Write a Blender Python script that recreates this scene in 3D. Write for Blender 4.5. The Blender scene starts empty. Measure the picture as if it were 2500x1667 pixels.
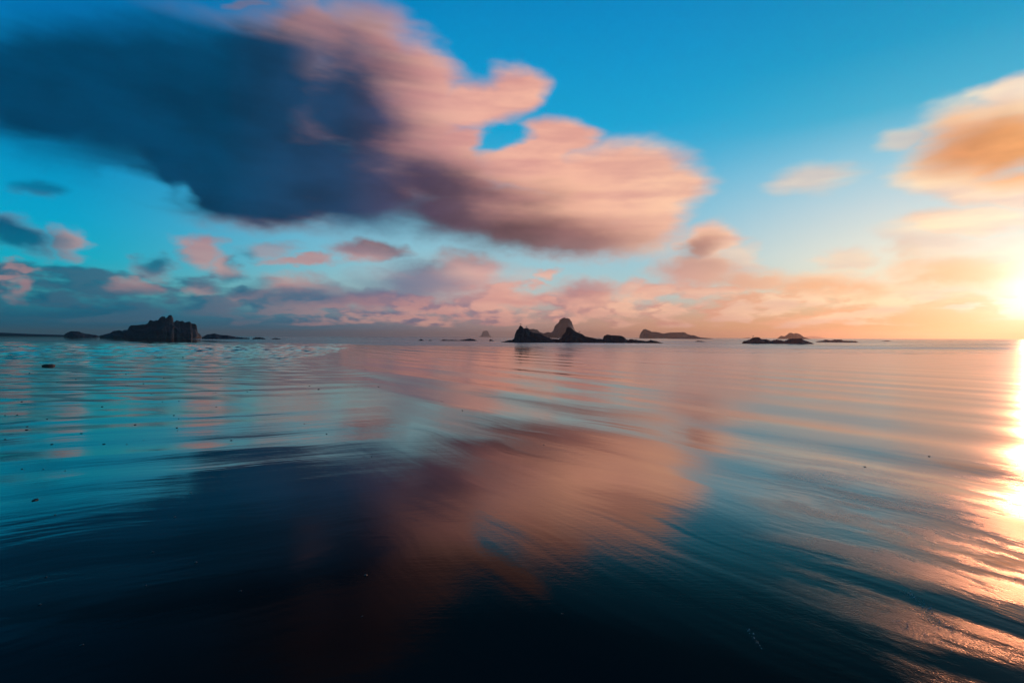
import bpy, math, random
import numpy as np
from mathutils import Matrix, Vector, noise as mnoise

scene = bpy.context.scene
C = scene.collection
rad = math.radians

# ------------------------------------------------------------------ camera
cam_data = bpy.data.cameras.new('camera')
cam_data.lens = 18.0
cam_data.sensor_width = 36.0
cam_data.clip_start = 0.05
cam_data.clip_end = 20000.0
cam = bpy.data.objects.new('camera', cam_data)
C.objects.link(cam)
cam.matrix_world = (Matrix.Translation((0, 0, 1.2)) @ Matrix.Rotation(rad(90 - 0.51), 4, 'X')
                    @ Matrix.Rotation(0.00392, 4, 'Z'))
scene.camera = cam

# ------------------------------------------------------------------ render settings
scene.view_settings.view_transform = 'Standard'
scene.view_settings.look = 'None'
scene.view_settings.exposure = 0.0
scene.view_settings.gamma = 1.0
scene.view_settings.use_curve_mapping = False
scene.render.engine = 'CYCLES'
scene.cycles.use_denoising = True
scene.cycles.max_bounces = 3
scene.cycles.diffuse_bounces = 1
scene.cycles.glossy_bounces = 2
scene.cycles.volume_bounces = 0
scene.cycles.sample_clamp_indirect = 6.0

SUN_AZ, SUN_EL = 45.6, 3.4           # degrees; azimuth from +Y towards +X


def srgb(r, g, b):
    def f(c):
        c /= 255.0
        return c / 12.92 if c <= 0.04045 else ((c + 0.055) / 1.055) ** 2.4
    return (f(r), f(g), f(b), 1.0)


# ------------------------------------------------------------------ node helper
class Nodes:
    def __init__(self, tree):
        self.t = tree
        tree.nodes.clear()

    def new(self, kind, **kw):
        n = self.t.nodes.new(kind)
        for k, v in kw.items():
            setattr(n, k, v)
        return n

    def put(self, sock, v):
        if isinstance(v, bpy.types.NodeSocket):
            self.t.links.new(v, sock)
        elif v is not None:
            sock.default_value = v

    def math(self, op, a, b=None, c=None, clamp=False):
        n = self.new('ShaderNodeMath', operation=op, use_clamp=clamp)
        for i, v in enumerate((a, b, c)):
            self.put(n.inputs[i], v)
        return n.outputs[0]

    def vec(self, op, a, b=None):
        n = self.new('ShaderNodeVectorMath', operation=op)
        self.put(n.inputs[0], a)
        self.put(n.inputs[1], b)
        return n.outputs[1] if op in ('DOT_PRODUCT', 'LENGTH', 'DISTANCE') else n.outputs[0]

    def xyz(self, x=0.0, y=0.0, z=0.0):
        n = self.new('ShaderNodeCombineXYZ')
        for i, v in enumerate((x, y, z)):
            self.put(n.inputs[i], v)
        return n.outputs[0]

    def sep(self, v):
        n = self.new('ShaderNodeSeparateXYZ')
        self.put(n.inputs[0], v)
        return n.outputs

    def noise(self, v, scale=1.0, detail=2.0, rough=0.5, dist=0.0, color=False):
        n = self.new('ShaderNodeTexNoise')
        self.put(n.inputs['Vector'], v)
        self.put(n.inputs['Scale'], scale)
        self.put(n.inputs['Detail'], detail)
        self.put(n.inputs['Roughness'], rough)
        self.put(n.inputs['Distortion'], dist)
        return n.outputs[1] if color else n.outputs[0]

    def smooth(self, v, a, b, lo=0.0, hi=1.0):
        n = self.new('ShaderNodeMapRange', interpolation_type='SMOOTHSTEP')
        self.put(n.inputs['Value'], v)
        self.put(n.inputs['From Min'], a)
        self.put(n.inputs['From Max'], b)
        self.put(n.inputs['To Min'], lo)
        self.put(n.inputs['To Max'], hi)
        return n.outputs[0]

    def lin(self, v, a, b, lo=0.0, hi=1.0):
        n = self.new('ShaderNodeMapRange')
        self.put(n.inputs['Value'], v)
        self.put(n.inputs['From Min'], a)
        self.put(n.inputs['From Max'], b)
        self.put(n.inputs['To Min'], lo)
        self.put(n.inputs['To Max'], hi)
        return n.outputs[0]

    def ramp(self, v, lo, hi, stops, interp='EASE'):
        """colour ramp over [lo, hi]; stops = [(value, (r, g, b) in sRGB 0..255)]"""
        n = self.new('ShaderNodeValToRGB')
        n.color_ramp.interpolation = interp
        els = n.color_ramp.elements
        stops = sorted(stops)
        while len(els) < len(stops):
            els.new(0.5)
        for e, (p, c) in zip(els, stops):
            e.position = (p - lo) / (hi - lo)
            e.color = srgb(*c)
        self.put(n.inputs[0], self.lin(v, lo, hi))
        return n.outputs[0]

    def mix(self, f, a, b, blend='MIX'):
        n = self.new('ShaderNodeMix', data_type='RGBA', blend_type=blend)
        n.clamp_factor = True
        self.put(n.inputs[0], f)
        self.put(n.inputs[6], a)
        self.put(n.inputs[7], b)
        return n.outputs[2]

    def blobs(self, v, table, soft=0.25):
        """smooth union of oval puffs (x, y, half width, half height, turn): 1 at a core, 0 at a rim"""
        x, y, _ = self.sep(v)
        quad = self.xyz(self.math('MULTIPLY', x, x), self.math('MULTIPLY', x, y), self.math('MULTIPLY', y, y))
        line = self.xyz(x, y, 1.0)
        acc = None
        for (cx, cy, rx, ry, rot) in table:
            c, s = math.cos(rad(rot)), math.sin(rad(rot))
            ux, uy, vx, vy = c / rx, s / rx, -s / ry, c / ry
            A, B, D = ux * ux + vx * vx, 2 * (ux * uy + vx * vy), uy * uy + vy * vy
            p = self.vec('DOT_PRODUCT', quad, (A, B, D))
            q = self.vec('DOT_PRODUCT', line, (-2 * A * cx - B * cy, -2 * D * cy - B * cx, A * cx * cx + B * cx * cy + D * cy * cy))
            r2 = self.math('ADD', p, q)
            acc = r2 if acc is None else self.math('SMOOTH_MIN', acc, r2, soft)
        return self.math('SUBTRACT', 1.0, self.math('SQRT', self.math('MINIMUM', self.math('MAXIMUM', acc, 0.0), 4.0)))


# ------------------------------------------------------------------ sky
# clouds as (azimuth, elevation, half width, half height, turn), all in degrees
COVER = [
    (-41.1, 20.4, 11.2, 4.5, 16), (-32.7, 21.1, 16.4, 7.0, 12), (-25.3, 24.5, 9.2, 5.7, 23),
    (-27.6, 18.4, 14.4, 7.0, -2), (-19.5, 15.8, 14.8, 5.5, -3), (-19.5, 22.7, 7.4, 6.0, -2),
    (-32.0, 15.0, 7.6, 4.2, -11), (-25.3, 13.1, 10.1, 3.0, 2), (-30.6, 13.6, 6.2, 2.8, -15),
    (-42.5, 17.7, 5.5, 2.3, 15), (-29.9, 14.1, 7.4, 3.8, -14), (-20.8, 28.5, 6.3, 3.1, 1),
    (-15.5, 27.0, 7.2, 5.6, -20), (-10.4, 25.6, 6.2, 4.4, -22), (-4.2, 23.9, 6.7, 2.8, 2),
    (-0.0, 25.4, 4.2, 2.8, 8), (-13.2, 21.0, 10.7, 6.3, 5), (-8.0, 17.4, 10.5, 4.1, 2),
    (-6.1, 20.3, 5.0, 2.4, 2), (3.1, 20.0, 5.1, 2.2, -1), (5.5, 21.4, 4.8, 1.9, -6),
    (3.6, 17.6, 12.3, 3.1, -10), (10.8, 17.4, 9.8, 3.8, -3), (9.8, 14.3, 8.7, 4.2, -2),
    (15.4, 15.8, 5.8, 4.1, -4), (-1.3, 13.6, 16.6, 4.5, -4), (6.0, 11.2, 14.9, 3.0, -4),
    (14.5, 12.3, 4.8, 4.2, -3), (43.4, 16.1, 6.7, 3.7, 1), (40.5, 14.4, 5.0, 2.7, -11),
    (44.5, 18.7, 3.4, 1.7, -2), (44.5, 11.9, 7.1, 1.7, -11), (41.6, 9.7, 6.4, 1.6, -4),
    (41.9, 5.7, 6.3, 2.3, -5), (20.9, 9.7, 3.7, 2.3, 7), (20.3, 7.1, 5.9, 2.6, -2),
    (25.6, 5.9, 5.1, 1.5, -8), (30.9, 5.3, 4.7, 1.5, -3), (36.3, 4.6, 4.8, 1.3, -3),
    (-8.0, 5.9, 10.5, 2.9, 1), (-4.7, 7.4, 5.3, 2.6, -9), (-22.0, 4.7, 6.3, 1.7, 2),
    (-16.4, 4.1, 7.8, 1.6, 1), (8.4, 4.9, 4.7, 1.9, -0), (3.6, 7.0, 1.6, 0.8, -0),
    (13.1, 5.1, 2.9, 1.5, -1), (0.2, 4.1, 6.7, 1.2, 0), (-31.0, 8.1, 2.4, 2.0, -18),
    (-28.8, 6.6, 1.7, 1.5, -19), (-41.0, 7.8, 1.6, 1.5, 7), (-43.9, 7.8, 2.3, 1.7, -13),
    (-43.9, 3.8, 0.9, 1.2, 4), (-43.9, 5.4, 0.8, 0.3, 6), (-44.5, 4.8, 1.2, 0.3, 5),
    (-36.4, 4.3, 1.7, 1.0, 3), (-35.1, 6.4, 2.3, 1.3, 5), (-31.2, 4.4, 1.9, 0.7, 3),
    (-27.3, 4.3, 2.2, 0.6, 2), (-22.0, 7.7, 4.4, 0.7, 8), (-15.5, 9.2, 5.0, 1.2, -1),
]
SHADE = [
    (-41.9, 20.1, 13.8, 5.4, 16), (-34.1, 21.2, 20.4, 8.1, 12), (-26.5, 22.4, 11.2, 9.6, 10),
    (-24.5, 16.9, 17.6, 7.8, -3), (-17.7, 15.1, 13.6, 6.5, 5), (-17.7, 22.1, 7.6, 9.5, -7),
    (-32.4, 14.1, 7.7, 3.8, -14), (-26.1, 13.0, 10.5, 3.4, 2), (-10.4, 12.9, 16.4, 4.6, 2),
    (-1.3, 11.0, 17.4, 3.2, -2), (6.5, 10.3, 9.7, 2.4, -1), (-8.0, 16.1, 8.9, 3.6, -7),
    (42.9, 15.6, 5.9, 2.7, -1), (44.7, 13.9, 4.5, 2.0, -13), (37.1, 6.9, 2.3, 1.6, -34),
    (40.8, 5.4, 4.6, 1.6, -11), (19.4, 6.9, 5.3, 1.9, -2), (19.8, 9.1, 2.8, 1.4, 23),
    (23.6, 5.8, 5.5, 1.4, -2), (-13.2, 5.3, 9.3, 2.6, 2), (-22.0, 3.7, 6.8, 1.5, 2),
    (-10.9, 7.5, 5.1, 2.0, 2), (7.9, 5.3, 3.9, 1.5, -0), (29.8, 4.9, 4.5, 1.1, -2),
    (33.4, 4.7, 2.7, 0.8, -3), (-44.3, 7.8, 3.2, 2.2, -13), (-34.8, 6.8, 2.7, 1.6, 5),
    (-28.2, 5.0, 3.6, 1.5, 3), (-27.5, 7.6, 1.6, 1.4, 4), (-38.2, 3.1, 6.5, 1.4, 3),
]
THIN = [
    (30.0, 15.0, 4.2, 1.8, -4), (32.7, 7.3, 2.6, 1.5, -4), (-27.8, 29.5, 2.8, 0.5, 22),
    (-22.5, 30.8, 3.2, 0.5, 16), (36.6, 17.1, 3.1, 1.1, -0), (38.8, 8.4, 5.0, 2.0, -16),
    (24.0, 8.2, 3.0, 2.1, -3), (-25.3, 8.4, 3.0, 1.1, 4), (-42.7, 12.0, 2.0, 0.9, 11),
]
HOLES = [
    (-1.3, 20.9, 4.9, 1.1, 8), (-32.7, 13.3, 2.1, 1.6, -3), (-35.7, 13.4, 3.6, 1.7, -12),
]

world = bpy.data.worlds.new('World')
scene.world = world
world.use_nodes = True
W = Nodes(world.node_tree)
dirv = W.vec('NORMALIZE', W.new('ShaderNodeTexCoord').outputs['Generated'])
dx, dy, dz = W.sep(dirv)
AZ = W.math('MULTIPLY', W.math('ARCTAN2', dx, dy), 57.29578)
EL = W.math('MAXIMUM', W.math('MULTIPLY', W.math('ARCSINE', dz), 57.29578), 0.0)
sa, se = rad(SUN_AZ), rad(SUN_EL)
sun_dir = Vector((math.sin(sa) * math.cos(se), math.cos(sa) * math.cos(se), math.sin(se)))
hor = W.vec('NORMALIZE', W.xyz(dx, dy, 0.0))
OFF = W.math('MULTIPLY', W.math('ARCCOSINE', W.math('MINIMUM', W.vec('DOT_PRODUCT', hor, (math.sin(sa), math.cos(sa), 0.0)), 1.0)), 57.29578)
TOSUN = W.math('MULTIPLY', W.math('ARCCOSINE', W.math('MINIMUM', W.vec('DOT_PRODUCT', dirv, tuple(sun_dir)), 1.0)), 57.29578)

# clear sky: blue overhead, turquoise low down away from the sun, cream round it
far = W.ramp(EL, 0, 90, [(0, (40, 140, 165)), (4, (78, 168, 178)), (6.5, (0, 172, 200)), (10, (0, 163, 205)), (16, (0, 137, 192)),
                         (25, (0, 113, 178)), (40, (0, 80, 142)), (90, (0, 30, 78))], 'LINEAR')
mid = W.ramp(EL, 0, 90, [(0, (205, 165, 155)), (5, (190, 203, 205)), (8, (168, 201, 213)), (13, (128, 190, 216)), (18, (70, 173, 214)),
                         (22, (10, 162, 211)), (28, (0, 147, 204)), (35, (0, 128, 192)), (50, (0, 82, 142)), (90, (0, 30, 78))], 'LINEAR')
near = W.ramp(EL, 0, 90, [(0, (255, 196, 140)), (4, (255, 226, 192)), (8, (244, 226, 210)), (12, (206, 212, 216)), (16, (150, 198, 218)),
                          (20, (60, 172, 206)), (25, (0, 152, 198)), (35, (0, 122, 182)), (50, (0, 82, 142)), (90, (0, 30, 78))], 'LINEAR')
clear = W.mix(W.smooth(OFF, 50, 88), mid, far)
clear = W.mix(W.smooth(OFF, 34, 6), clear, near)
band = W.ramp(OFF, 0, 110, [(0, (240, 170, 120)), (12, (235, 150, 105)), (23, (238, 155, 118)), (34, (226, 152, 132)), (45, (192, 143, 142)),
                            (56, (138, 122, 140)), (68, (56, 106, 140)), (80, (0, 94, 130)), (100, (0, 82, 118))], 'LINEAR')
clear = W.mix(W.smooth(EL, 5.4, 0.8), clear, band)

nish = W.new('ShaderNodeTexSky', sky_type='NISHITA')
nish.sun_disc = False
nish.sun_elevation = rad(SUN_EL)
nish.sun_rotation = rad(SUN_AZ)
nish.air_density = 1.0
nish.dust_density = 0.6
nish.ozone_density = 4.0
clear = W.vec('ADD', W.vec('MULTIPLY', clear, (0.85, 0.97, 0.93)), W.vec('MULTIPLY', nish.outputs[0], (0.002, 0.022, 0.03)))

# clouds dragged sideways by the wind, with ragged ends
P0 = W.xyz(AZ, EL, 0.0)
streak_v = W.xyz(W.math('MULTIPLY', AZ, 0.045), W.math('ADD', W.math('MULTIPLY', EL, 0.55), W.math('MULTIPLY', AZ, 0.035)), 0.0)
streak = W.math('SUBTRACT', W.noise(streak_v, 1.0, 2.0, 0.45), 0.5)
lump = W.noise(W.xyz(W.math('MULTIPLY', AZ, 0.13), W.math('MULTIPLY', EL, 0.22), 3.0), 1.0, 3.0, 0.5, color=True)
lx, ly, _ = W.sep(W.vec('SUBTRACT', lump, (0.5, 0.5, 0.5)))
big = W.smooth(EL, 5.0, 14.0, 0.5, 1.0)
wx = W.math('MULTIPLY', W.math('ADD', W.math('MULTIPLY', streak, 5.0), W.math('MULTIPLY', lx, 4.0)), big)
wy = W.math('MULTIPLY', W.math('MULTIPLY', ly, 2.4), big)
puff = W.noise(W.xyz(W.math('MULTIPLY', AZ, 0.36), W.math('MULTIPLY', EL, 0.62), 5.0), 1.0, 3.0, 0.55, color=True)
qx, qy, _ = W.sep(W.vec('SUBTRACT', puff, (0.5, 0.5, 0.5)))
small = W.smooth(EL, 14.0, 7.0, 0.35, 1.0)
wx = W.math('ADD', wx, W.math('MULTIPLY', W.math('MULTIPLY', qx, 4.2), small))
wy = W.math('ADD', wy, W.math('MULTIPLY', W.math('MULTIPLY', qy, 2.6), small))
P = W.vec('ADD', P0, W.xyz(wx, wy, 0.0))
cover = W.blobs(P, COVER)
hole = W.blobs(P, HOLES)
cover = W.math('SUBTRACT', cover, W.math('MULTIPLY', W.math('MAXIMUM', hole, 0.0), 0.6))
fine = W.noise(W.xyz(W.math('MULTIPLY', AZ, 0.11), W.math('MULTIPLY', EL, 0.42), 7.0), 1.0, 4.0, 0.55)
cover = W.math('ADD', cover, W.math('MULTIPLY', W.math('SUBTRACT', fine, 0.5), 0.34))
alpha = W.math('MULTIPLY', W.smooth(cover, W.smooth(EL, 6.0, 12.0, -0.22, -0.14), W.smooth(EL, 6.0, 12.0, 0.72, 0.54)), W.smooth(EL, 7.0, 12.0, 0.84, 1.0))
PS = W.vec('ADD', P0, W.xyz(W.math('MULTIPLY', wx, 0.45), W.math('MULTIPLY', wy, 0.6), 0.0))
thin = W.math('MULTIPLY', W.smooth(W.math('ADD', W.blobs(P, THIN), W.math('MULTIPLY', W.math('SUBTRACT', fine, 0.5), 0.4)), -0.1, 0.7), 0.55)
alpha = W.math('MAXIMUM', alpha, thin)
shade_f = W.blobs(PS, SHADE, 0.5)
shade = W.smooth(W.math('ADD', shade_f, W.math('MULTIPLY', W.math('SUBTRACT', fine, 0.5), 0.9)), -0.36, 0.78)
shade = W.math('MAXIMUM', shade, W.math('MULTIPLY', W.smooth(OFF, 57, 70, 0.0, 1.0), W.math('MULTIPLY', W.smooth(EL, 9, 12), W.smooth(EL, 30, 27))))

# rows of small far cumulus above the sea; their sunward sides catch the light
def low_field(shift_a, shift_e):
    a = W.math('MULTIPLY', W.math('ADD', AZ, shift_a), 0.19)
    e = W.math('MULTIPLY', W.math('POWER', W.math('MAXIMUM', W.math('ADD', EL, shift_e), 0.02), 0.7), 1.05)
    return W.noise(W.xyz(a, e, 11.0), 1.0, 4.0, 0.52)


n0 = low_field(0.0, 0.0)
n1 = low_field(1.3, -0.25)
amount = W.math('MULTIPLY', W.smooth(EL, 8.5, 4.0), W.smooth(EL, 0.1, 1.6))
low = W.smooth(W.math('ADD', n0, W.math('MULTIPLY', W.math('SUBTRACT', amount, 1.0), 0.45)), 0.37, 0.53)
low = W.math('MULTIPLY', low, 0.9)
low_shade = W.smooth(W.math('SUBTRACT', n1, n0), -0.05, 0.09)

lit = W.ramp(OFF, 0, 110, [(0, (255, 240, 212)), (10, (255, 224, 186)), (24, (254, 204, 172)), (38, (246, 186, 162)), (50, (232, 172, 158)),
                           (62, (212, 160, 152)), (76, (192, 148, 146)), (95, (170, 138, 142))], 'LINEAR')
dark = W.ramp(OFF, 0, 110, [(0, (236, 165, 105)), (10, (196, 126, 92)), (25, (190, 135, 118)), (38, (138, 98, 96)), (48, (104, 78, 86)),
                            (56, (76, 66, 90)), (64, (30, 62, 96)), (75, (0, 60, 94)), (100, (0, 68, 106))], 'LINEAR')
low_dark = W.ramp(OFF, 0, 110, [(0, (255, 205, 150)), (15, (248, 186, 140)), (30, (215, 150, 138)), (45, (168, 128, 140)), (58, (112, 112, 142)),
                                (70, (40, 106, 136)), (85, (0, 96, 126)), (105, (0, 84, 112))], 'LINEAR')
tone = W.smooth(W.math('ADD', W.math('MULTIPLY', lx, 0.7), W.math('MULTIPLY', W.math('SUBTRACT', fine, 0.5), 0.45)), -0.22, 0.22, 0.82, 1.30)
dark = W.vec('MULTIPLY', dark, W.xyz(tone, tone, tone))
tone2 = W.smooth(W.math('ADD', streak, W.math('SUBTRACT', fine, 0.5)), -0.3, 0.3, 0.80, 1.08)
lit = W.vec('MULTIPLY', lit, W.xyz(tone2, W.math('MULTIPLY', tone2, W.math('POWER', tone2, 0.4)), W.math('POWER', tone2, 0.8)))
low_lit = W.mix(W.smooth(OFF, 52, 82, 0.0, 0.92), lit, low_dark)
sky = W.mix(low, clear, W.mix(low_shade, low_lit, low_dark))
dark = W.mix(W.smooth(EL, 10.0, 6.0), dark, low_dark)
sky = W.mix(alpha, sky, W.mix(shade, lit, dark))

# the sky dims towards the side away from the sun
dim = W.smooth(OFF, 95, 150, 1.0, 0.5)
sky = W.vec('MULTIPLY', sky, W.xyz(dim, dim, dim))

# glow of the air round the sun
g1 = W.math('POWER', 2.71828, W.math('MULTIPLY', W.math('POWER', W.math('DIVIDE', TOSUN, 2.2), 1.2), -1.0))
g2 = W.math('POWER', 2.71828, W.math('DIVIDE', TOSUN, -9.0))
glow = W.vec('ADD', W.vec('MULTIPLY', W.xyz(g1, g1, g1), (1.15, 1.0, 0.9)), W.vec('MULTIPLY', W.xyz(g2, g2, g2), (0.06, 0.035, 0.025)))
sky = W.vec('ADD', sky, glow)
bg = W.new('ShaderNodeBackground')
W.put(bg.inputs[0], sky)
bg.inputs[1].default_value = 1.0
out = W.new('ShaderNodeOutputWorld')
W.put(out.inputs[0], bg.outputs[0])
world.cycles.sampling_method = 'MANUAL'
world.cycles.sample_map_resolution = 512

# ------------------------------------------------------------------ sun
sun = bpy.data.lights.new('sun', 'SUN')
sun.energy = 1.1
sun.angle = rad(0.53)
sun.color = (1.0, 0.40, 0.19)
sun_o = bpy.data.objects.new('sun', sun)
C.objects.link(sun_o)
sun_o.location = sun_dir * 60
sun_o.rotation_euler = sun_dir.to_track_quat('Z', 'Y').to_euler()

# ------------------------------------------------------------------ builders
def mesh_obj(name, verts, faces, mat, parent=None, smooth=True):
    me = bpy.data.meshes.new(name)
    if isinstance(verts, np.ndarray):
        me.vertices.add(len(verts))
        me.vertices.foreach_set('co', verts.astype(np.float32).ravel())
        f = np.asarray(faces, np.int32)
        me.loops.add(f.size)
        me.loops.foreach_set('vertex_index', f.ravel())
        me.polygons.add(len(f))
        me.polygons.foreach_set('loop_start', np.arange(0, f.size, f.shape[1], dtype=np.int32))
        me.update(calc_edges=True)
        me.validate()
    else:
        me.from_pydata(verts, [], faces)
    if smooth:
        me.polygons.foreach_set('use_smooth', np.ones(len(me.polygons), bool))
    me.materials.append(mat)
    o = bpy.data.objects.new(name, me)
    C.objects.link(o)
    if parent:
        o.parent = parent
    return o


def tag(o, label=None, cat=None, group=None, kind=None):
    for k, v in (('label', label), ('category', cat), ('group', group), ('kind', kind)):
        if v:
            o[k] = v
    return o


def grid_faces(nu, nv):
    i = np.arange(nu - 1)[:, None] * nv + np.arange(nv - 1)[None, :]
    i = i.ravel()
    return np.stack([i, i + nv, i + nv + 1, i + 1], 1)


def material(name):
    m = bpy.data.materials.new(name)
    m.use_nodes = True
    n = Nodes(m.node_tree)
    b = n.new('ShaderNodeBsdfPrincipled')
    o = n.new('ShaderNodeOutputMaterial')
    n.put(o.inputs[0], b.outputs[0])
    return m, n, b


def bump(n, height, dist, strength=1.0, normal=None):
    k = n.new('ShaderNodeBump')
    k.inputs['Strength'].default_value = strength
    k.inputs['Distance'].default_value = dist
    n.put(k.inputs['Height'], height)
    if normal is not None:
        n.put(k.inputs['Normal'], normal)
    return k.outputs[0]


# ------------------------------------------------------------------ shape of the beach
def softplus(v, k=4.0):
    return np.logaddexp(0, v / k) * k


def beach_base(x, y):
    """flat wet beach that rises to a low bar far off to the left and dips under the sea"""
    z = 0.0095 * softplus(-x - 0.4 * y - 8.0, 6.0) - 0.0095 * softplus(np.float64(-8.0), 6.0)
    z = np.minimum(z, 1.25)
    z = z - 0.004 * softplus(y + 0.25 * x - 70.0, 4.0)
    return z


rng = np.random.default_rng(7)


def waves(x, y, lam, ang, spread, n, warp=0.0):
    """sum of plane waves running across direction ang (degrees)"""
    s = np.zeros_like(x)
    for _ in range(n):
        a = rad(ang + rng.normal(0, spread))
        k = 2 * math.pi / (lam * math.exp(rng.normal(0, 0.35)))
        ph = rng.uniform(0, 6.283)
        w = warp * np.sin(0.31 * x * rng.uniform(0.5, 1.5) + 0.23 * y * rng.uniform(0.5, 1.5) + rng.uniform(0, 6.28))
        s += np.sin(k * (x * math.cos(a) + y * math.sin(a)) + ph + w)
    return s / math.sqrt(n / 2)


def smoothstep(v, a, b):
    t = np.clip((v - a) / (b - a), 0, 1)
    return t * t * (3 - 2 * t)


def beach_height(x, y):
    global rng
    rng = np.random.default_rng(7)
    z = beach_base(x, y)
    r = np.hypot(x, y)
    fade = smoothstep(r, 140, 40)
    # long swash bars running from far left to near right
    bars = waves(x, y, 2.6, 37, 5, 7, 0.9)
    fine = waves(x, y, 0.9, 37, 6, 7, 1.2)
    right = smoothstep(x + 0.3 * y, -2.5, 1.5)
    z = z + (0.0055 * bars + 0.0009 * fine) * right * fade
    # low backwash streaks on the near left
    left = 1 - right
    st = waves(x, y, 1.3, 112, 7, 7, 0.8)
    z = z + 0.0024 * st * left * fade
    # hummocky ripples further out on the left
    hum = waves(x, y, 1.7, 75, 22, 12, 1.0) + 0.6 * waves(x, y, 0.8, 80, 25, 10, 1.0)
    reg = smoothstep(-x - 0.28 * y, 0.5, 4.5) * smoothstep(r, 7, 14) * smoothstep(r, 130, 50)
    z = z + 0.0125 * (np.maximum(hum, -0.5) + 0.25) * reg * np.clip(r / 22, 0.6, 2.2)
    return z


# ------------------------------------------------------------------ wet sand
m_sand, n, b = material('wet_sand')
pos = n.new('ShaderNodeNewGeometry').outputs['Position']
px, py, pz = n.sep(pos)
# coordinates along and across the swash lines (53 degrees off the sea's edge)
warp = n.math('MULTIPLY', n.math('SUBTRACT', n.noise(pos, 0.35, 2.0), 0.5), 1.1)
al = n.math('SUBTRACT', n.math('MULTIPLY', px, 0.6), n.math('MULTIPLY', py, 0.8))
ac = n.math('ADD', n.math('ADD', n.math('MULTIPLY', px, 0.8), n.math('MULTIPLY', py, 0.6)), warp)
lines = n.noise(n.xyz(n.math('MULTIPLY', al, 0.16), n.math('MULTIPLY', ac, 1.25), 0.0), 1.0, 4.0, 0.55)
al2 = n.math('ADD', n.math('MULTIPLY', px, 0.9), n.math('MULTIPLY', py, 0.43))
ac2 = n.math('SUBTRACT', n.math('MULTIPLY', py, 0.9), n.math('MULTIPLY', px, 0.43))
lines2 = n.noise(n.xyz(n.math('MULTIPLY', al2, 0.28), n.math('MULTIPLY', n.math('ADD', ac2, warp), 1.6), 4.0), 1.0, 4.0, 0.55)
side = n.smooth(n.math('ADD', px, n.math('MULTIPLY', py, 0.25)), -2.0, 1.5)
streaks = n.mix(side, n.xyz(lines2, lines2, lines2), n.xyz(lines, lines, lines))
streaks = n.sep(streaks)[0]
film = n.smooth(streaks, 0.42, 0.60)                       # where a skin of water still runs
grain = n.noise(pos, 160.0, 2.0, 0.6)
drag = n.noise(n.xyz(n.math('MULTIPLY', px, 1.1), n.math('MULTIPLY', py, 24.0), 0.0), 1.0, 3.0, 0.6)
patch = n.noise(pos, 0.55, 3.0, 0.5)
col = n.mix(patch, (0.007, 0.0065, 0.006, 1), (0.014, 0.012, 0.011, 1))
n.put(b.inputs['Base Color'], n.mix(n.math('MULTIPLY', grain, 0.35), col, (0.02, 0.018, 0.016, 1)))
lace = n.noise(n.xyz(n.math('MULTIPLY', al, 0.9), n.math('MULTIPLY', ac, 2.6), 9.0), 1.0, 5.0, 0.65)
lace = n.math('MULTIPLY', n.smooth(lace, 0.40, 0.60), n.math('MULTIPLY', n.smooth(n.math('ADD', px, n.math('MULTIPLY', py, -0.28)), 0.35, 1.1), n.smooth(py, 7.0, 3.0)))
rgh = n.math('ADD', n.math('ADD', n.math('MULTIPLY', lace, 0.22), n.math('ADD', n.math('MULTIPLY', n.smooth(px, 0.8, 6.0, 0.0, 0.11), n.smooth(py, 16.0, 5.0)), n.smooth(px, 4.0, 14.0, 0.0, 0.05))), n.math('ADD', n.math('MULTIPLY', n.lin(film, 0, 1, 0.085, 0.03), n.lin(side, 0, 1, 0.5, 1.0)), n.math('MULTIPLY', drag, 0.02)))
b.inputs['Specular IOR Level'].default_value = 0.0
nr = bump(n, streaks, 0.009)
nr = bump(n, drag, 0.0003, 1.0, nr)
nr = bump(n, n.math('MULTIPLY', n.noise(pos, 46.0, 3.0, 0.65), n.math('SUBTRACT', 1.0, n.math('MULTIPLY', film, 0.75))), 0.0004, 1.0, nr)
nr = bump(n, n.math('MULTIPLY', n.noise(pos, 120.0, 3.0, 0.7), lace), 0.0017, 1.0, nr)
n.put(b.inputs['Normal'], nr)
b.inputs['Roughness'].default_value = 0.9
fres = n.new('ShaderNodeFresnel')
fres.inputs['IOR'].default_value = 1.33
n.put(fres.inputs['Normal'], nr)
curve = n.new('ShaderNodeValToRGB')
ce = curve.color_ramp.elements
while len(ce) < 8:
    ce.new(0.5)
for e, (p_, v_) in zip(ce, ((0.0, 0.003), (0.062, 0.009), (0.094, 0.045), (0.148, 0.25), (0.20, 0.47), (0.33, 0.55), (0.56, 0.66), (1.0, 0.96))):
    e.position = p_
    e.color = (v_, v_, v_, 1)
n.put(curve.inputs[0], fres.outputs[0])
gl = n.new('ShaderNodeBsdfGlossy')
gl.inputs['Color'].default_value = (1.0, 0.83, 0.75, 1)
n.put(gl.inputs['Roughness'], rgh)
n.put(gl.inputs['Normal'], nr)
gl2 = n.new('ShaderNodeBsdfGlossy')
gl2.inputs['Color'].default_value = (1.0, 0.83, 0.75, 1)
gl2.inputs['Roughness'].default_value = 0.36
n.put(gl2.inputs['Normal'], nr)
gm = n.new('ShaderNodeMixShader')
n.put(gm.inputs[0], n.smooth(px, 0.6, 5.0, 0.0, 0.36))
n.put(gm.inputs[1], gl.outputs[0])
n.put(gm.inputs[2], gl2.outputs[0])
mx = n.new('ShaderNodeMixShader')
n.put(mx.inputs[0], curve.outputs[0])
n.put(mx.inputs[1], b.outputs[0])
n.put(mx.inputs[2], gm.outputs[0])
n.put([q for q in m_sand.node_tree.nodes if q.type == 'OUTPUT_MATERIAL'][0].inputs[0], mx.outputs[0])

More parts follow.
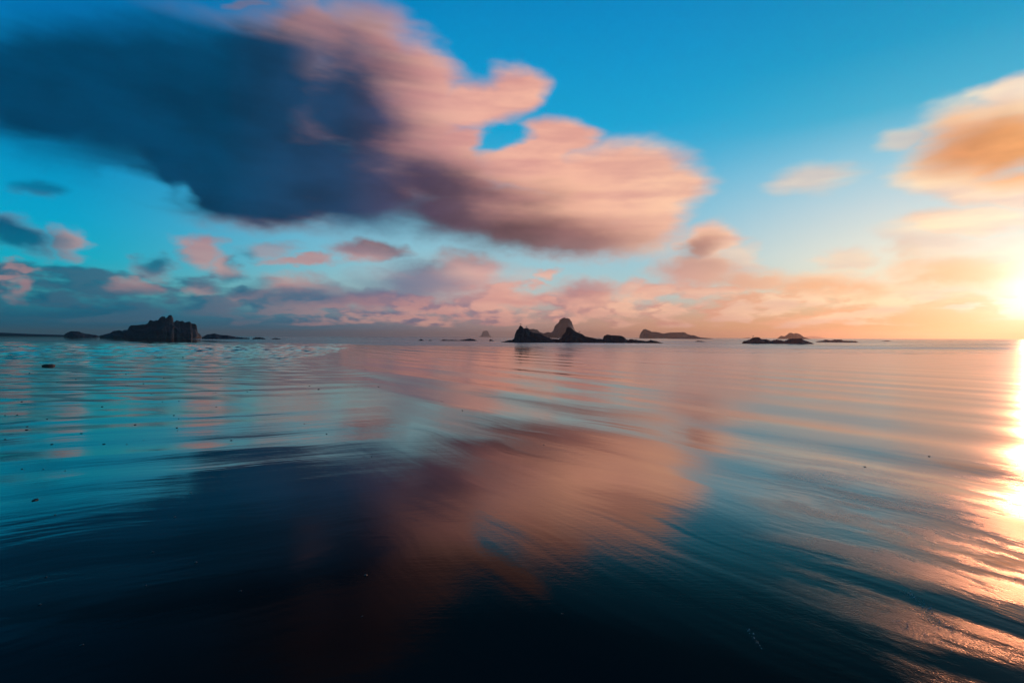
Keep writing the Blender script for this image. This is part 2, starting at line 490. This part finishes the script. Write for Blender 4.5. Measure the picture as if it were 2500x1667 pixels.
xs = np.concatenate([-np.geomspace(520, 4.0, 230), np.linspace(-3.98, 5.0, 300), np.geomspace(5.03, 160, 150)])
ys = np.concatenate([np.linspace(-6, 0.9, 24), np.geomspace(1.0, 330, 620)])
X, Y = np.meshgrid(xs, ys, indexing='ij')
Z = beach_height(X, Y)
sand = mesh_obj('wet_sand', np.stack([X.ravel(), Y.ravel(), Z.ravel()], 1), grid_faces(len(xs), len(ys)), m_sand)
tag(sand, 'dark wet sand beach with a thin shining film of water', kind='structure')

# ------------------------------------------------------------------ sea
m_sea, n, b = material('sea_water')
pos = n.new('ShaderNodeNewGeometry').outputs['Position']
px, py, pz = n.sep(pos)
sw = n.noise(n.xyz(n.math('MULTIPLY', px, 0.02), n.math('MULTIPLY', py, 0.14), 0.0), 1.0, 4.0, 0.55)
chop = n.noise(n.xyz(n.math('MULTIPLY', px, 0.25), n.math('MULTIPLY', py, 1.1), 2.0), 1.0, 3.0, 0.55)
surf = n.math('MULTIPLY', n.smooth(n.noise(n.xyz(n.math('MULTIPLY', px, 0.018), n.math('MULTIPLY', py, 0.22), 6.0), 1.0, 3.0, 0.5), 0.50, 0.66),
              n.math('MULTIPLY', n.smooth(py, 170, 100), n.smooth(px, -45, 10)))
n.put(b.inputs['Base Color'], n.mix(surf, (0.012, 0.017, 0.022, 1), (0.62, 0.60, 0.58, 1)))
n.put(b.inputs['Specular IOR Level'], n.lin(surf, 0, 1, 0.5, 0.12))
b.inputs['IOR'].default_value = 1.333
n.put(b.inputs['Roughness'], n.lin(sw, 0.3, 0.7, 0.16, 0.30))
nr = bump(n, sw, 0.08)
nr = bump(n, chop, 0.014, 1.0, nr)
n.put(b.inputs['Normal'], nr)


def sea_height(x, y):
    z = np.full_like(x, -0.016)
    # slow swells rolling in, highest off to the right
    for (yc, wd, h, x0, tilt) in ((66, 3.0, 0.16, 22, -0.03), (78, 3.4, 0.22, 8, -0.05), (93, 4.0, 0.20, -25, 0.02), (122, 6, 0.26, -40, -0.02),
                                  (160, 8, 0.30, -30, 0.03), (215, 11, 0.32, -20, 0.0), (290, 14, 0.35, -60, 0.0)):
        d = (y - yc - tilt * (x - 40) - 2.2 * np.sin(x * 0.035 + yc)) / wd
        amp = h * smoothstep(x, x0 - 15, x0 + 45) * (0.75 + 0.25 * np.sin(x * 0.06 + yc * 1.7))
        z = z + amp * np.exp(-np.where(d > 0, d * 0.6, d * 1.3) ** 2)
    return z


xs = np.concatenate([-np.geomspace(3900, 60, 60), np.linspace(-58, 180, 260), np.geomspace(183, 3900, 60)])
ys = np.concatenate([np.linspace(40, 60, 20), np.linspace(60.5, 330, 420), np.geomspace(334, 3900, 60)])
X, Y = np.meshgrid(xs, ys, indexing='ij')
sea = mesh_obj('sea', np.stack([X.ravel(), Y.ravel(), sea_height(X, Y).ravel()], 1), grid_faces(len(xs), len(ys)), m_sea)
tag(sea, 'calm grey sea with slow low swells reaching to the horizon', kind='structure')

# ------------------------------------------------------------------ low bank of land on the left
m_bank, n, b = material('bank_sand')
pos = n.new('ShaderNodeNewGeometry').outputs['Position']
n.put(b.inputs['Base Color'], n.mix(n.noise(pos, 0.4, 4.0), (0.02, 0.018, 0.016, 1), (0.05, 0.045, 0.04, 1)))
b.inputs['Roughness'].default_value = 0.85
u = np.linspace(0, 1, 160)
v = np.linspace(-1, 1, 17)
U, V = np.meshgrid(u, v, indexing='ij')
bx = -460 + U * 300
by = 262 + V * 26 * (1.02 - U) + 4 * np.sin(U * 17)
bz = (np.clip(1.3 + 0.031 * (-228 - bx), 0.6, 6.0) + 0.10 * np.sin(U * 31) + 0.06 * np.sin(U * 77) + 0.2) * np.sqrt(np.clip(1 - V ** 2, 0, 1)) - 0.2
tag(mesh_obj('shore_bank', np.stack([bx.ravel(), by.ravel(), bz.ravel()], 1), grid_faces(160, 17), m_bank),
    'low dark bank of shore running off beyond the beach', kind='structure')

# ------------------------------------------------------------------ rocks
def rock_material(name, c0, c1):
    m, n, b = material(name)
    pos = n.new('ShaderNodeTexCoord').outputs['Object']
    a = n.noise(pos, 0.9, 5.0, 0.6)
    c = n.noise(n.vec('MULTIPLY', pos, (0.5, 0.5, 2.2)), 1.4, 4.0, 0.6)
    n.put(b.inputs['Base Color'], n.mix(n.math('MULTIPLY', n.math('ADD', a, c), 0.5), c0, c1))
    b.inputs['Roughness'].default_value = 0.55
    nr = bump(n, n.noise(pos, 3.0, 6.0, 0.65), 0.25)
    n.put(b.inputs['Normal'], nr)
    return m


m_rock = rock_material('basalt_rock', (0.007, 0.0045, 0.003, 1), (0.018, 0.011, 0.008, 1))
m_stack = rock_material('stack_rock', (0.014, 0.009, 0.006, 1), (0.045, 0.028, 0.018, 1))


def sea_rock(name, x, y, prof, mat, depth, rough=0.04, seed=0, sink=0.8, res=None, ground=0.0):
    """weathered rock: ridge line along its length, steep broken flanks to both sides"""
    pr = np.array(prof, float)
    pr[:, 0] *= math.cos(math.atan2(x, y))           # its long side faces the beach
    L0, L1 = pr[0, 0], pr[-1, 0]
    hmax = pr[:, 1].max()
    nu = res or int(np.clip((L1 - L0) / max(0.02 * hmax, 0.04), 60, 240))
    nv = 41
    u = np.unique(np.concatenate([np.linspace(L0, L1, nu), pr[:, 0]]))
    nu = len(u)
    H = np.interp(u, pr[:, 0], pr[:, 1]) + sink
    H = H + np.array([rough * hmax * 0.75 * mnoise.fractal(Vector((q * 7.0 / hmax, seed * 4.4, 1.7)), 0.7, 2.1, 4) for q in u]) * np.clip(H / (0.3 * hmax + sink), 0, 1)
    win = max(3, nu // 14)
    Hs = np.convolve(np.pad(H, win, mode='edge'), np.ones(2 * win + 1) / (2 * win + 1), mode='valid') * 0.86
    Hs = np.minimum(Hs, H * 1.5)
    v = np.sin(np.linspace(-1, 1, nv) * math.pi / 2)
    verts = np.zeros((nu, nv, 3))
    off = Vector((seed * 13.7, seed * 7.1, seed * 3.3))
    for i in range(nu):
        hu = max(H[i], 0.02)
        t = (u[i] - L0) / (L1 - L0)
        end = min(1.0, min(t, 1 - t) / 0.12) ** 0.5
        w = depth * (0.30 + 0.70 * min(1.0, hu / (hmax + sink))) * (0.25 + 0.75 * end)
        my = depth * 0.16 * mnoise.noise(Vector((u[i] * 1.6 / hmax, seed * 2.1, 0.3)))
        for j in range(nv):
            a = abs(v[j])
            q = 0.62 + 0.25 * mnoise.noise(Vector((u[i] * 1.1 / hmax, v[j] * 1.5, seed + 5.0)))
            s = max(0.0, 1 - a ** 1.5) ** q
            k = 1 - 0.34 * a * (0.5 + 0.5 * mnoise.fractal(Vector((u[i] * 2.2 / hmax, v[j] * 2.0, seed * 1.0)), 1.0, 2.0, 3))
            f = min(1.0, a * 4.0)
            p = Vector((u[i], my + v[j] * w, (hu * (1 - f) + max(Hs[i], 0.02) * f) * s * k - sink))
            q3 = p * (2.4 / hmax) + off
            amp = rough * hmax * (0.2 + 0.8 * min(1, a * 2))
            d = mnoise.turbulence_vector(q3, 5, True, noise_basis='PERLIN_ORIGINAL') * amp * 2.0
            cell = mnoise.noise(q3 * 1.7, noise_basis='VORONOI_F2F1') * amp * 0.9
            e = 1.0 if a < 0.97 else 0.0
            p += Vector((d.x * 0.8, d.y * 1.6, (d.z * 0.5 + cell * 0.6) * s)) * e
            verts[i, j] = p
    verts[..., 2] += ground
    o = mesh_obj(name, verts.reshape(-1, 3), grid_faces(nu, nv), mat, smooth=False)
    o.location = (x, y, 0)
    o.rotation_euler = (0, 0, -math.atan2(x, y))
    return o


ROCKS = [
    # name, x, y, material, half depth, roughness, seed, label, category, group, ridge line (m)
    ('headland_rock', -140.42, 200, m_rock, 9.0, 0.032, 1,
     'large black craggy rock with a knobbly double-headed top on the left beach', 'rock', None,
     [(-19.82, 1.12), (-16.27, 1.91), (-15.28, 2.51), (-14.69, 2.9), (-12.32, 2.95), (-11.54, 2.72), (-10.94, 3.12), (-9.66, 3.32), (-8.98, 4.6),
      (-8.19, 5.1), (-5.42, 5.2), (-3.06, 5.42), (-1.87, 5.95), (-1.47, 6.8), (-0.88, 7.14), (-0.1, 6.95), (2.08, 7.15), (2.86, 8.2), (3.86, 8.79),
      (4.83, 8.86), (5.2, 8.25), (5.7, 8.45), (6.4, 9.2), (7.6, 9.1), (8.1, 8.3), (8.2, 6.6), (8.7, 6.7), (9.57, 7.58), (10.75, 7.11),
      (12.13, 7.0), (13.12, 6.36), (15.09, 6.87), (15.89, 5.98), (17.26, 5.84), (17.86, 5.3), (18.26, 2.64), (19.23, 1.56), (19.82, 0.47)]),
    ('low_rock', -181.12, 215, m_rock, 5.0, 0.05, 2,
     'low rounded black rock between the shore bank and the large craggy rock', 'rock', None,
     [(-7.05, 1.22), (-5.73, 2.2), (-4.2, 2.88), (-1.12, 2.84), (1.38, 1.99), (3.96, 1.64), (7.05, 1.14)]),
    ('low_rock', -108.89, 195, m_rock, 4.0, 0.05, 3,
     'low dark rock tapering away from the foot of the large craggy rock', 'rock', None,
     [(-9.05, 0.64), (-7.18, 1.63), (-4.4, 2.07), (-2.07, 1.51), (0.7, 1.34), (4.37, 0.74), (9.05, 0.31)]),
    ('reef_rock', -93.94, 190, m_rock, 1.4, 0.06, 4,
     'larger of two tiny flat reef rocks beyond the tapering dark rock', 'rock', 'flat reef rocks awash',
     [(-2.43, 0.28), (-1.06, 0.65), (0.76, 0.7), (2.43, 0.23)]),
    ('reef_rock', -87.5, 190, m_rock, 1.1, 0.06, 5,
     'smaller of two tiny flat reef rocks beyond the tapering dark rock', 'rock', 'flat reef rocks awash',
     [(-1.77, 0.15), (-0.27, 0.43), (1.77, 0.12)]),
    ('reef_rock', -26.34, 150, m_rock, 0.7, 0.07, 6,
     'small pointed reef rock farthest out from the long flat reef', 'rock', 'flat reef rocks awash',
     [(-1.14, 0.01), (-0.35, 0.45), (0.3, 0.15), (1.14, -0.03)]),
    ('reef_rock', -23.81, 150, m_rock, 0.6, 0.07, 7,
     'tiny reef rock between the pointed reef rock and the long flat reef', 'rock', 'flat reef rocks awash',
     [(-0.82, 0.0), (-0.19, 0.23), (0.82, -0.02)]),
    ('reef_rock', -15.58, 150, m_rock, 1.6, 0.08, 8,
     'long flat reef of dark rock awash below the distant hazy stack', 'rock', 'flat reef rocks awash',
     [(-5.48, 0.04), (-4.46, 0.34), (-2.93, 0.2), (-2.18, 0.3), (-0.14, 0.11), (1.4, 0.36), (3.19, 0.64), (4.46, 0.46), (5.48, 0.01)]),
    ('reef_rock', -6.08, 150, m_rock, 0.6, 0.07, 9,
     'tiny reef rock between the long flat reef and the peaked gull rock', 'rock', 'flat reef rocks awash',
     [(-0.82, 0.04), (-0.2, 0.48), (0.82, 0.02)]),
    ('sea_stack', -134.68, 2600, m_stack, 22.0, 0.03, 10,
     'small bell-shaped stack standing alone far out on the horizon, pale with haze', 'sea stack', None,
     [(-31.72, 0.34), (-20.49, 10.58), (-13.83, 28.28), (-5.1, 32.27), (5.93, 31.9), (14.87, 26.11), (19.24, 13.02), (31.72, -0.04)]),
    ('gull_rock', 4.88, 114, m_rock, 2.6, 0.05, 11,
     'dark peaked rock with a gull on its tip, in front of the domed stack', 'rock', None,
     [(-7.43, 0.02), (-5.88, 0.42), (-4.92, 0.5), (-4.51, 0.87), (-4.26, 1.76), (-3.93, 2.66), (-3.53, 3.07), (-3.28, 3.64), (-2.96, 3.81),
      (-2.71, 3.56), (-2.31, 3.12), (-1.41, 3.16), (-1.09, 2.84), (-0.92, 2.35), (0.55, 1.99), (1.44, 1.99), (2.42, 1.3), (3.72, 0.86), (5.03, 0.77),
      (6.25, 0.55), (7.43, 0.05)]),
    ('ridge_rock', 20.64, 110, m_rock, 2.4, 0.05, 12,
     'dark rock with a blunt horn and a long slope running down to a low tail', 'rock', None,
     [(-11.66, 0.05), (-11.08, 0.72), (-10.3, 0.96), (-10.06, 1.55), (-9.37, 2.24), (-9.09, 3.28), (-8.72, 3.4), (-8.33, 3.33), (-7.7, 2.82),
      (-7.0, 2.34), (-5.82, 1.92), (-4.88, 1.41), (-3.35, 1.04), (-1.63, 0.82), (0.48, 0.7), (4.0, 0.72), (5.1, 0.76), (6.6, 0.61), (8.29, 0.42),
      (9.02, 0.62), (9.79, 0.53), (11.66, 0.02)]),
    ('boulder', 21.58, 108, m_rock, 1.7, 0.05, 13,
     'flat-topped dark boulder resting on the low tail of the horned rock', 'rock', None,
     [(-2.53, 0.2), (-2.4, 1.05), (-2.22, 1.51), (-1.48, 1.79), (0.02, 1.6), (1.49, 1.52), (2.04, 1.25), (2.41, 0.84), (2.53, 0.2)]),
    ('sea_stack', 58.40, 702, m_stack, 17.6, 0.035, 14,
     'tall domed brown sea stack with a low shoulder rising behind the dark rocks', 'sea stack', None,
     [(-39.88, 5.43), (-37.62, 12.18), (-35.05, 12.53), (-29.54, 11.78), (-23.98, 11.32), (-20.49, 7.80), (-15.00, 6.32), (-8.42, 7.86), (-5.45, 7.36),
      (-1.97, 10.91), (0.00, 16.14), (6.06, 22.23), (6.35, 24.70), (10.11, 26.97), (13.08, 27.38), (20.10, 26.50), (23.58, 21.52), (25.61, 15.01),
      (28.08, 9.52), (30.32, 6.83), (35.38, 2.91), (39.88, -0.33)]),
    ('rock_island', 204.16, 672, m_stack, 14.4, 0.04, 15,
     'long brown rock island with a steep bluff at one end and a flat back', 'rock island', None,
     [(-37.76, -0.62), (-37.28, 4.32), (-35.07, 8.53), (-32.34, 11.76), (-28.78, 12.48), (-26.59, 10.98), (-24.06, 10.19), (-21.38, 8.58), (-16.00, 8.61),
      (-10.40, 7.66), (-6.59, 6.38), (1.10, 7.22), (3.36, 7.92), (21.97, 8.21), (25.25, 5.97), (30.24, 4.32), (33.47, 2.35), (37.76, -0.32)]),
    ('low_rock', 165.89, 480, m_stack, 8.0, 0.07, 16,
     'low jagged brown rock sloping to the water in front of the long island', 'rock', None,
     [(-26.88, -0.78), (-19.28, 0.24), (-11.52, 1.26), (-3.57, 1.92), (-0.08, 3.23), (1.92, 3.31), (3.84, 3.55), (6.14, 2.88), (8.18, 2.11), (11.30, 1.28),
      (14.82, 1.14), (18.35, 0.58), (21.12, 0.29), (26.88, -0.58)]),
    ('reef_rock', 51.71, 140, m_rock, 0.9, 0.07, 17,
     'small humped brown rock awash before the jagged low rock', 'rock', 'flat reef rocks awash',
     [(-2.03, -0.02), (-1.42, 0.21), (-0.94, 0.35), (0.2, 0.28), (2.03, -0.06)]),
    ('twin_rock', 51.8, 100, m_rock, 2.4, 0.07, 18,
     'dark low rock with two humps and a bird on each hump', 'rock', None,
     [(-7.16, -0.03), (-6.92, 0.45), (-6.16, 0.67), (-5.24, 0.94), (-5.0, 1.26), (-4.31, 1.34), (-3.62, 1.32), (-3.16, 0.97), (-1.88, 0.89),
      (-1.32, 0.64), (-0.04, 0.9), (1.24, 0.65), (1.94, 0.82), (2.39, 1.09), (4.6, 1.15), (5.16, 0.8), (6.33, 0.42), (7.16, -0.02)]),
    ('rock_island', 335.38, 608, m_stack, 9.6, 0.05, 19,
     'hazy orange-brown island with a notched double top behind the two-humped rock', 'rock island', None,
     [(-22.13, -0.78), (-18.53, 2.40), (-15.71, 3.97), (-12.21, 3.15), (-8.66, 5.25), (-6.56, 7.06), (-4.13, 7.55), (-1.70, 6.30), (1.86, 7.09),
      (6.08, 5.98), (10.94, 2.51), (17.26, 0.59), (22.13, -0.61)]),
    ('reef_rock', 94.86, 150, m_stack, 1.8, 0.07, 20,
     'hazy flat reef beyond the tapering end of the two-humped rock', 'rock', 'flat reef rocks awash',
     [(-7.26, -0.39), (-5.24, 0.33), (-3.85, 0.42), (-3.16, 0.77), (-1.43, 0.51), (-0.38, 0.78), (1.69, 0.79), (2.22, 0.48), (5.69, 0.42), (7.26, -0.27)]),
    ('reef_rock', 138.78, 190, m_stack, 1.5, 0.07, 21,
     'faint hazy reef standing last in the row towards the sun', 'rock', 'flat reef rocks awash',
     [(-4.1, -0.34), (-1.52, 0.19), (0.43, 0.44), (1.72, 0.17), (4.1, -0.31)]),
    ('sea_stack', 1927.2, 3300, m_stack, 60.0, 0.03, 22,
     'faint smooth hill of rock on the horizon behind the notched island', 'sea stack', None,
     [(-105.6, -1.16), (-55.44, 9.59), (13.2, 15.14), (44.88, 11.31), (105.6, -0.34)]),
    ('reef_rock', 686.4, 1500, m_stack, 9.0, 0.05, 23,
     'faint speck of reef on the horizon between the long island and two-humped rock', 'rock', 'flat reef rocks awash',
     [(-16.8, -0.5), (-8.4, 0.5), (7.2, 2.48), (16.8, -0.36)]),
]
rock_by_seed = {}
for (nm, x, y, mt, dp, rg, sd, lb, ct, gp, prof) in ROCKS:
    rk = sea_rock(nm, x, y, prof, mt, dp, rg, sd, sink=0.5 if y < 250 else 1.0)
    tag(rk, lb, ct, gp)
    rock_by_seed[sd] = rk

# ------------------------------------------------------------------ gulls
m_gull, n, b = material('gull_plumage')
pos = n.new('ShaderNodeTexCoord').outputs['Object']
n.put(b.inputs['Base Color'], n.mix(n.smooth(n.sep(pos)[2], 0.20, 0.25), (0.45, 0.44, 0.43, 1), (0.12, 0.12, 0.13, 1)))
b.inputs['Roughness'].default_value = 0.7
m_beak, n, b = material('beak_and_leg')
b.inputs['Base Color'].default_value = (0.25, 0.12, 0.03, 1)
b.inputs['Roughness'].default_value = 0.6


def tube(path, radii, seg=10):
    vs, fs = [], []
    for i, (p, r) in enumerate(zip(path, radii)):
        a = Vector(path[max(i - 1, 0)])
        c = Vector(path[min(i + 1, len(path) - 1)])
        t = (c - a).normalized()
        s = Vector((0, 1, 0))
        up = s.cross(t).normalized() * -1
        rx, rz = (r if isinstance(r, tuple) else (r, r))
        for k in range(seg):
            q = 2 * math.pi * k / seg
            vs.append(Vector(p) + s * math.cos(q) * rx + up * math.sin(q) * rz)
    for i in range(len(path) - 1):
        for k in range(seg):
            j = (k + 1) % seg
            fs.append((i * seg + k, i * seg + j, (i + 1) * seg + j, (i + 1) * seg + k))
    fs.append(tuple(range(seg - 1, -1, -1)))
    m = (len(path) - 1) * seg
    fs.append(tuple(range(m, m + seg)))
    return [tuple(q) for q in vs], fs


def make_gull():
    root = bpy.data.objects.new('gull', None)
    C.objects.link(root)
    path = [(-0.27, 0, 0.20), (-0.20, 0, 0.205), (-0.10, 0, 0.21), (0.0, 0, 0.215), (0.08, 0, 0.235), (0.125, 0, 0.28), (0.145, 0, 0.33), (0.165, 0, 0.365),
            (0.195, 0, 0.372), (0.215, 0, 0.368)]
    rr = [(0.02, 0.006), (0.035, 0.018), (0.062, 0.052), (0.075, 0.072), (0.066, 0.068), (0.045, 0.046), (0.036, 0.036), (0.038, 0.036), (0.026, 0.024),
          (0.008, 0.008)]
    v, f = tube(path, rr, 12)
    mesh_obj('body', v, f, m_gull, root)
    v, f = tube([(0.205, 0, 0.368), (0.235, 0, 0.362), (0.252, 0, 0.352)], [0.011, 0.008, 0.002], 6)
    mesh_obj('beak', v, f, m_beak, root)
    for s in (-1, 1):
        v, f = tube([(0.0, s * 0.03, 0.17), (-0.012, s * 0.03, 0.09), (0.005, s * 0.03, 0.005), (0.05, s * 0.03, 0.0)], [0.008, 0.006, 0.006, 0.004], 6)
        mesh_obj('leg', v, f, m_beak, root)
    return root


def copy_thing(root):
    r = root.copy()
    C.objects.link(r)
    for ch in root.children:
        c = ch.copy()
        C.objects.link(c)
        c.parent = r
    return r


def rock_top(sd, wx):
    """highest point of a rock near world x"""
    o = rock_by_seed[sd]
    co = np.empty(len(o.data.vertices) * 3, np.float32)
    o.data.vertices.foreach_get('co', co)
    co = co.reshape(-1, 3)
    a = o.rotation_euler.z
    co = np.stack([co[:, 0] * math.cos(a) - co[:, 1] * math.sin(a) + o.location.x,
                   co[:, 0] * math.sin(a) + co[:, 1] * math.cos(a) + o.location.y, co[:, 2]], 1)
    near = np.abs(co[:, 0] - wx) < (0.16 if o.location.y < 250 else 0.6)
    k = np.argmax(np.where(near, co[:, 2], -99))
    return co[k]


GULLS = [(11, 1.92, 180, 'gull standing on the very tip of the peaked rock'),
         (11, 3.08, 10, 'gull perched on the shoulder just behind the peaked rock tip'),
         (12, 14.76, 15, 'gull standing partway down the long slope of the horned rock'),
         (14, 76.0, 0, 'tiny gull on the domed stack top, beside another at the rim'),
         (14, 78.2, 170, 'tiny gull on the domed stack top, at its rim'),
         (18, 47.98, 20, 'gull on the taller hump of the two-humped rock'),
         (18, 55.76, 10, 'gull on the flat lower hump of the two-humped rock')]
proto = make_gull()
for i, (sd, gx, face, lb) in enumerate(GULLS):
    g = proto if i == 0 else copy_thing(proto)
    p = rock_top(sd, gx)
    g.location = (p[0], p[1], p[2] - 0.01)
    g.rotation_euler = (0, 0, rad(face))
    s = 1.0 if sd != 14 else 1.5
    g.scale = (s, s, s)
    tag(g, lb, 'gull', 'gulls on the rocks')

# ------------------------------------------------------------------ pebbles on the sand
m_peb, n, b = material('wet_pebble')
pos = n.new('ShaderNodeTexCoord').outputs['Object']
n.put(b.inputs['Base Color'], n.mix(n.noise(pos, 3.0, 4.0), (0.008, 0.007, 0.006, 1), (0.03, 0.025, 0.021, 1)))
b.inputs['Roughness'].default_value = 0.38
m_red, n, b = material('reddish_stone')
pos = n.new('ShaderNodeTexCoord').outputs['Object']
n.put(b.inputs['Base Color'], n.mix(n.noise(pos, 2.5, 4.0), (0.04, 0.02, 0.015, 1), (0.22, 0.09, 0.05, 1)))
b.inputs['Roughness'].default_value = 0.6


def pebble_mesh(seed):
    import bmesh
    bm = bmesh.new()
    bmesh.ops.create_icosphere(bm, subdivisions=3, radius=1.0)
    for v in bm.verts:
        d = mnoise.fractal(v.co * 1.1 + Vector((seed * 9.1, 0, 0)), 1.0, 2.0, 3) * 0.28
        v.co = v.co * (1 + d)
        v.co.z *= 0.62
        v.co.x *= 1.25
    me = bpy.data.meshes.new('pebble')
    bm.to_mesh(me)
    bm.free()
    me.polygons.foreach_set('use_smooth', np.ones(len(me.polygons), bool))
    me.materials.append(m_peb)
    return me


pebs = [pebble_mesh(k) for k in range(5)]
SPOTS = [(-51.56, 52.69), (-50.98, 51.27), (-8.66, 9.04), (-7.46, 7.53), (-7.32, 7.57), (-5.78, 5.83), (-5.03, 5.59), (-6.56, 7.22), (-6.32, 6.67),
         (-6.09, 6.42), (-4.37, 4.56), (-4.18, 4.56), (-3.95, 4.52), (-2.45, 3.9), (-2.23, 3.38), (-3.04, 3.4), (-1.99, 2.83), (-5.04, 7.63),
         (-4.8, 7.37), (-4.33, 6.61), (-4.21, 6.44), (-4.98, 8.62), (-6.27, 9.18), (-6.02, 9.25), (-7.31, 10.37), (-8.78, 13.72), (-8.85, 14.6),
         (-8.09, 14.23), (-5.65, 10.93), (-5.77, 11.31), (-6.16, 10.65), (-6.17, 10.57), (-4.21, 5.85), (-4.24, 5.63), (-4.49, 5.63), (-5.04, 6.84),
         (-9.08, 12.61), (-16.63, 27.72), (-17.52, 27.26), (-9.63, 14.16), (-4.35, 11.52), (-4.86, 12.29), (-2.28, 6.3), (-3.22, 5.87), (-2.84, 7.0),
         (-6.83, 8.53), (-5.22, 6.2), (-14.88, 15.78), (-11.29, 12.71), (-11.65, 13.68), (-11.13, 13.66), (-12.99, 17.02), (-11.66, 15.46),
         (-9.11, 12.12), (-28.79, 35.8), (-1.29, 9.46), (-0.8, 8.31), (0.23, 11.7), (0.42, 7.49), (0.36, 5.73), (-0.8, 5.43), (-1.4, 5.11),
         (-3.74, 12.26), (-3.18, 12.21), (-2.31, 2.53), (-1.66, 1.97), (-2.09, 2.26), (-1.75, 2.44), (-1.67, 2.7), (-1.27, 2.39), (-0.64, 2.19),
         (0.22, 2.2), (3.34, 4.83), (4.25, 5.2)]
random.seed(4)


def sand_z(x, y):
    return float(beach_height(np.array([[x]], float), np.array([[y]], float))[0, 0])


def put_stone(me, x, y, s, name='pebble'):
    o = bpy.data.objects.new(name, me)
    C.objects.link(o)
    o.location = (x, y, sand_z(x, y) + 0.12 * s)
    o.rotation_euler = (0, 0, random.uniform(0, 6.28))
    o.scale = (s * random.uniform(0.9, 1.3), s, s * random.uniform(0.8, 1.1))
    return o


for i, (x, y) in enumerate(SPOTS):
    d = math.hypot(x, y)
    s = min(0.003 + 0.0007 * d, 0.018) * random.uniform(0.7, 1.2)
    tag(put_stone(pebs[i % 5], x, y, s), 'small dark pebble lying on the smooth wet sand', 'pebble', 'pebbles scattered on the wet sand')
tag(put_stone(pebs[1], -3.45, 3.7, 0.014), 'round black pebble sitting in a small scoured hollow, set apart from others', 'pebble')
tag(put_stone(pebs[2], -0.73, 2.56, 0.007), 'knobbly dark pebble with a wet glint in the dark reflection', 'pebble')
big = put_stone(pebs[3].copy(), -17.39, 19.2, 0.12, 'stone')
big.data.materials[0] = m_red
tag(big, 'larger reddish stone lying among the rippled pools', 'stone')

# ------------------------------------------------------------------ foam left by the backwash
m_foam, n, b = material('foam_bubbles')
b.inputs['Base Color'].default_value = (0.55, 0.53, 0.5, 1)
b.inputs['Roughness'].default_value = 0.18
b.inputs['IOR'].default_value = 1.33
FOAM = [((0.98, 2.11), (0.96, 1.95), 0.006, 46), ((1.89, 2.45), (1.87, 2.26), 0.012, 60), ((1.86, 2.23), (1.80, 2.09), 0.03, 70),
        ((1.64, 2.19), (1.72, 2.0), 0.02, 60), ((3.49, 3.86), (3.60, 3.60), 0.08, 30), ((2.32, 3.2), (2.65, 3.05), 0.06, 20),
        ((2.36, 2.66), (2.60, 2.40), 0.05, 20)]
fr = random.Random(3)
vs, fs = [], []
ring = 7
for (p0, p1, sp, cnt) in FOAM:
    for _ in range(cnt):
        t = fr.random()
        x = p0[0] + (p1[0] - p0[0]) * t + fr.gauss(0, sp)
        y = p0[1] + (p1[1] - p0[1]) * t + fr.gauss(0, sp)
        r = 0.0007 + 0.0017 * fr.random() ** 2
        z0 = sand_z(x, y) if _ == 0 else z0
        base = len(vs)
        for lev, (rr, hh) in enumerate(((1.0, -0.6), (0.95, 0.30), (0.62, 0.75))):
            for k in range(ring):
                q = 6.2832 * k / ring
                vs.append((x + math.cos(q) * rr * r, y + math.sin(q) * rr * r, z0 + hh * r))
        vs.append((x, y, z0 + r * 0.95))
        for lev in range(2):
            for k in range(ring):
                j = (k + 1) % ring
                fs.append((base + lev * ring + k, base + lev * ring + j, base + (lev + 1) * ring + j, base + (lev + 1) * ring + k))
        for k in range(ring):
            fs.append((base + 2 * ring + k, base + 2 * ring + (k + 1) % ring, base + 3 * ring))
tag(mesh_obj('foam', vs, fs, m_foam), 'trails of tiny foam bubbles left on the sand by the backwash', kind='stuff')

# ------------------------------------------------------------------ sea haze
m_haze = bpy.data.materials.new('haze')
m_haze.use_nodes = True
n = Nodes(m_haze.node_tree)
vol = n.new('ShaderNodeVolumePrincipled')
vol.inputs['Color'].default_value = (0.96, 0.75, 0.64, 1)
vol.inputs['Density'].default_value = 0.00038
vol.inputs['Anisotropy'].default_value = 0.75
o = n.new('ShaderNodeOutputMaterial')
n.put(o.inputs['Volume'], vol.outputs[0])
hx, h0, h1, z0, z1 = 4000, -600, 4000, -8.0, 37.0
hv = [(-hx, h0, z0), (hx, h0, z0), (hx, h1, z0), (-hx, h1, z0), (-hx, h0, z1), (hx, h0, z1), (hx, h1, z1), (-hx, h1, z1)]
hf = [(0, 3, 2, 1), (4, 5, 6, 7), (0, 1, 5, 4), (1, 2, 6, 5), (2, 3, 7, 6), (3, 0, 4, 7)]
tag(mesh_obj('haze', hv, hf, m_haze, smooth=False), 'thin sea haze lying over the water and rocks', kind='stuff')
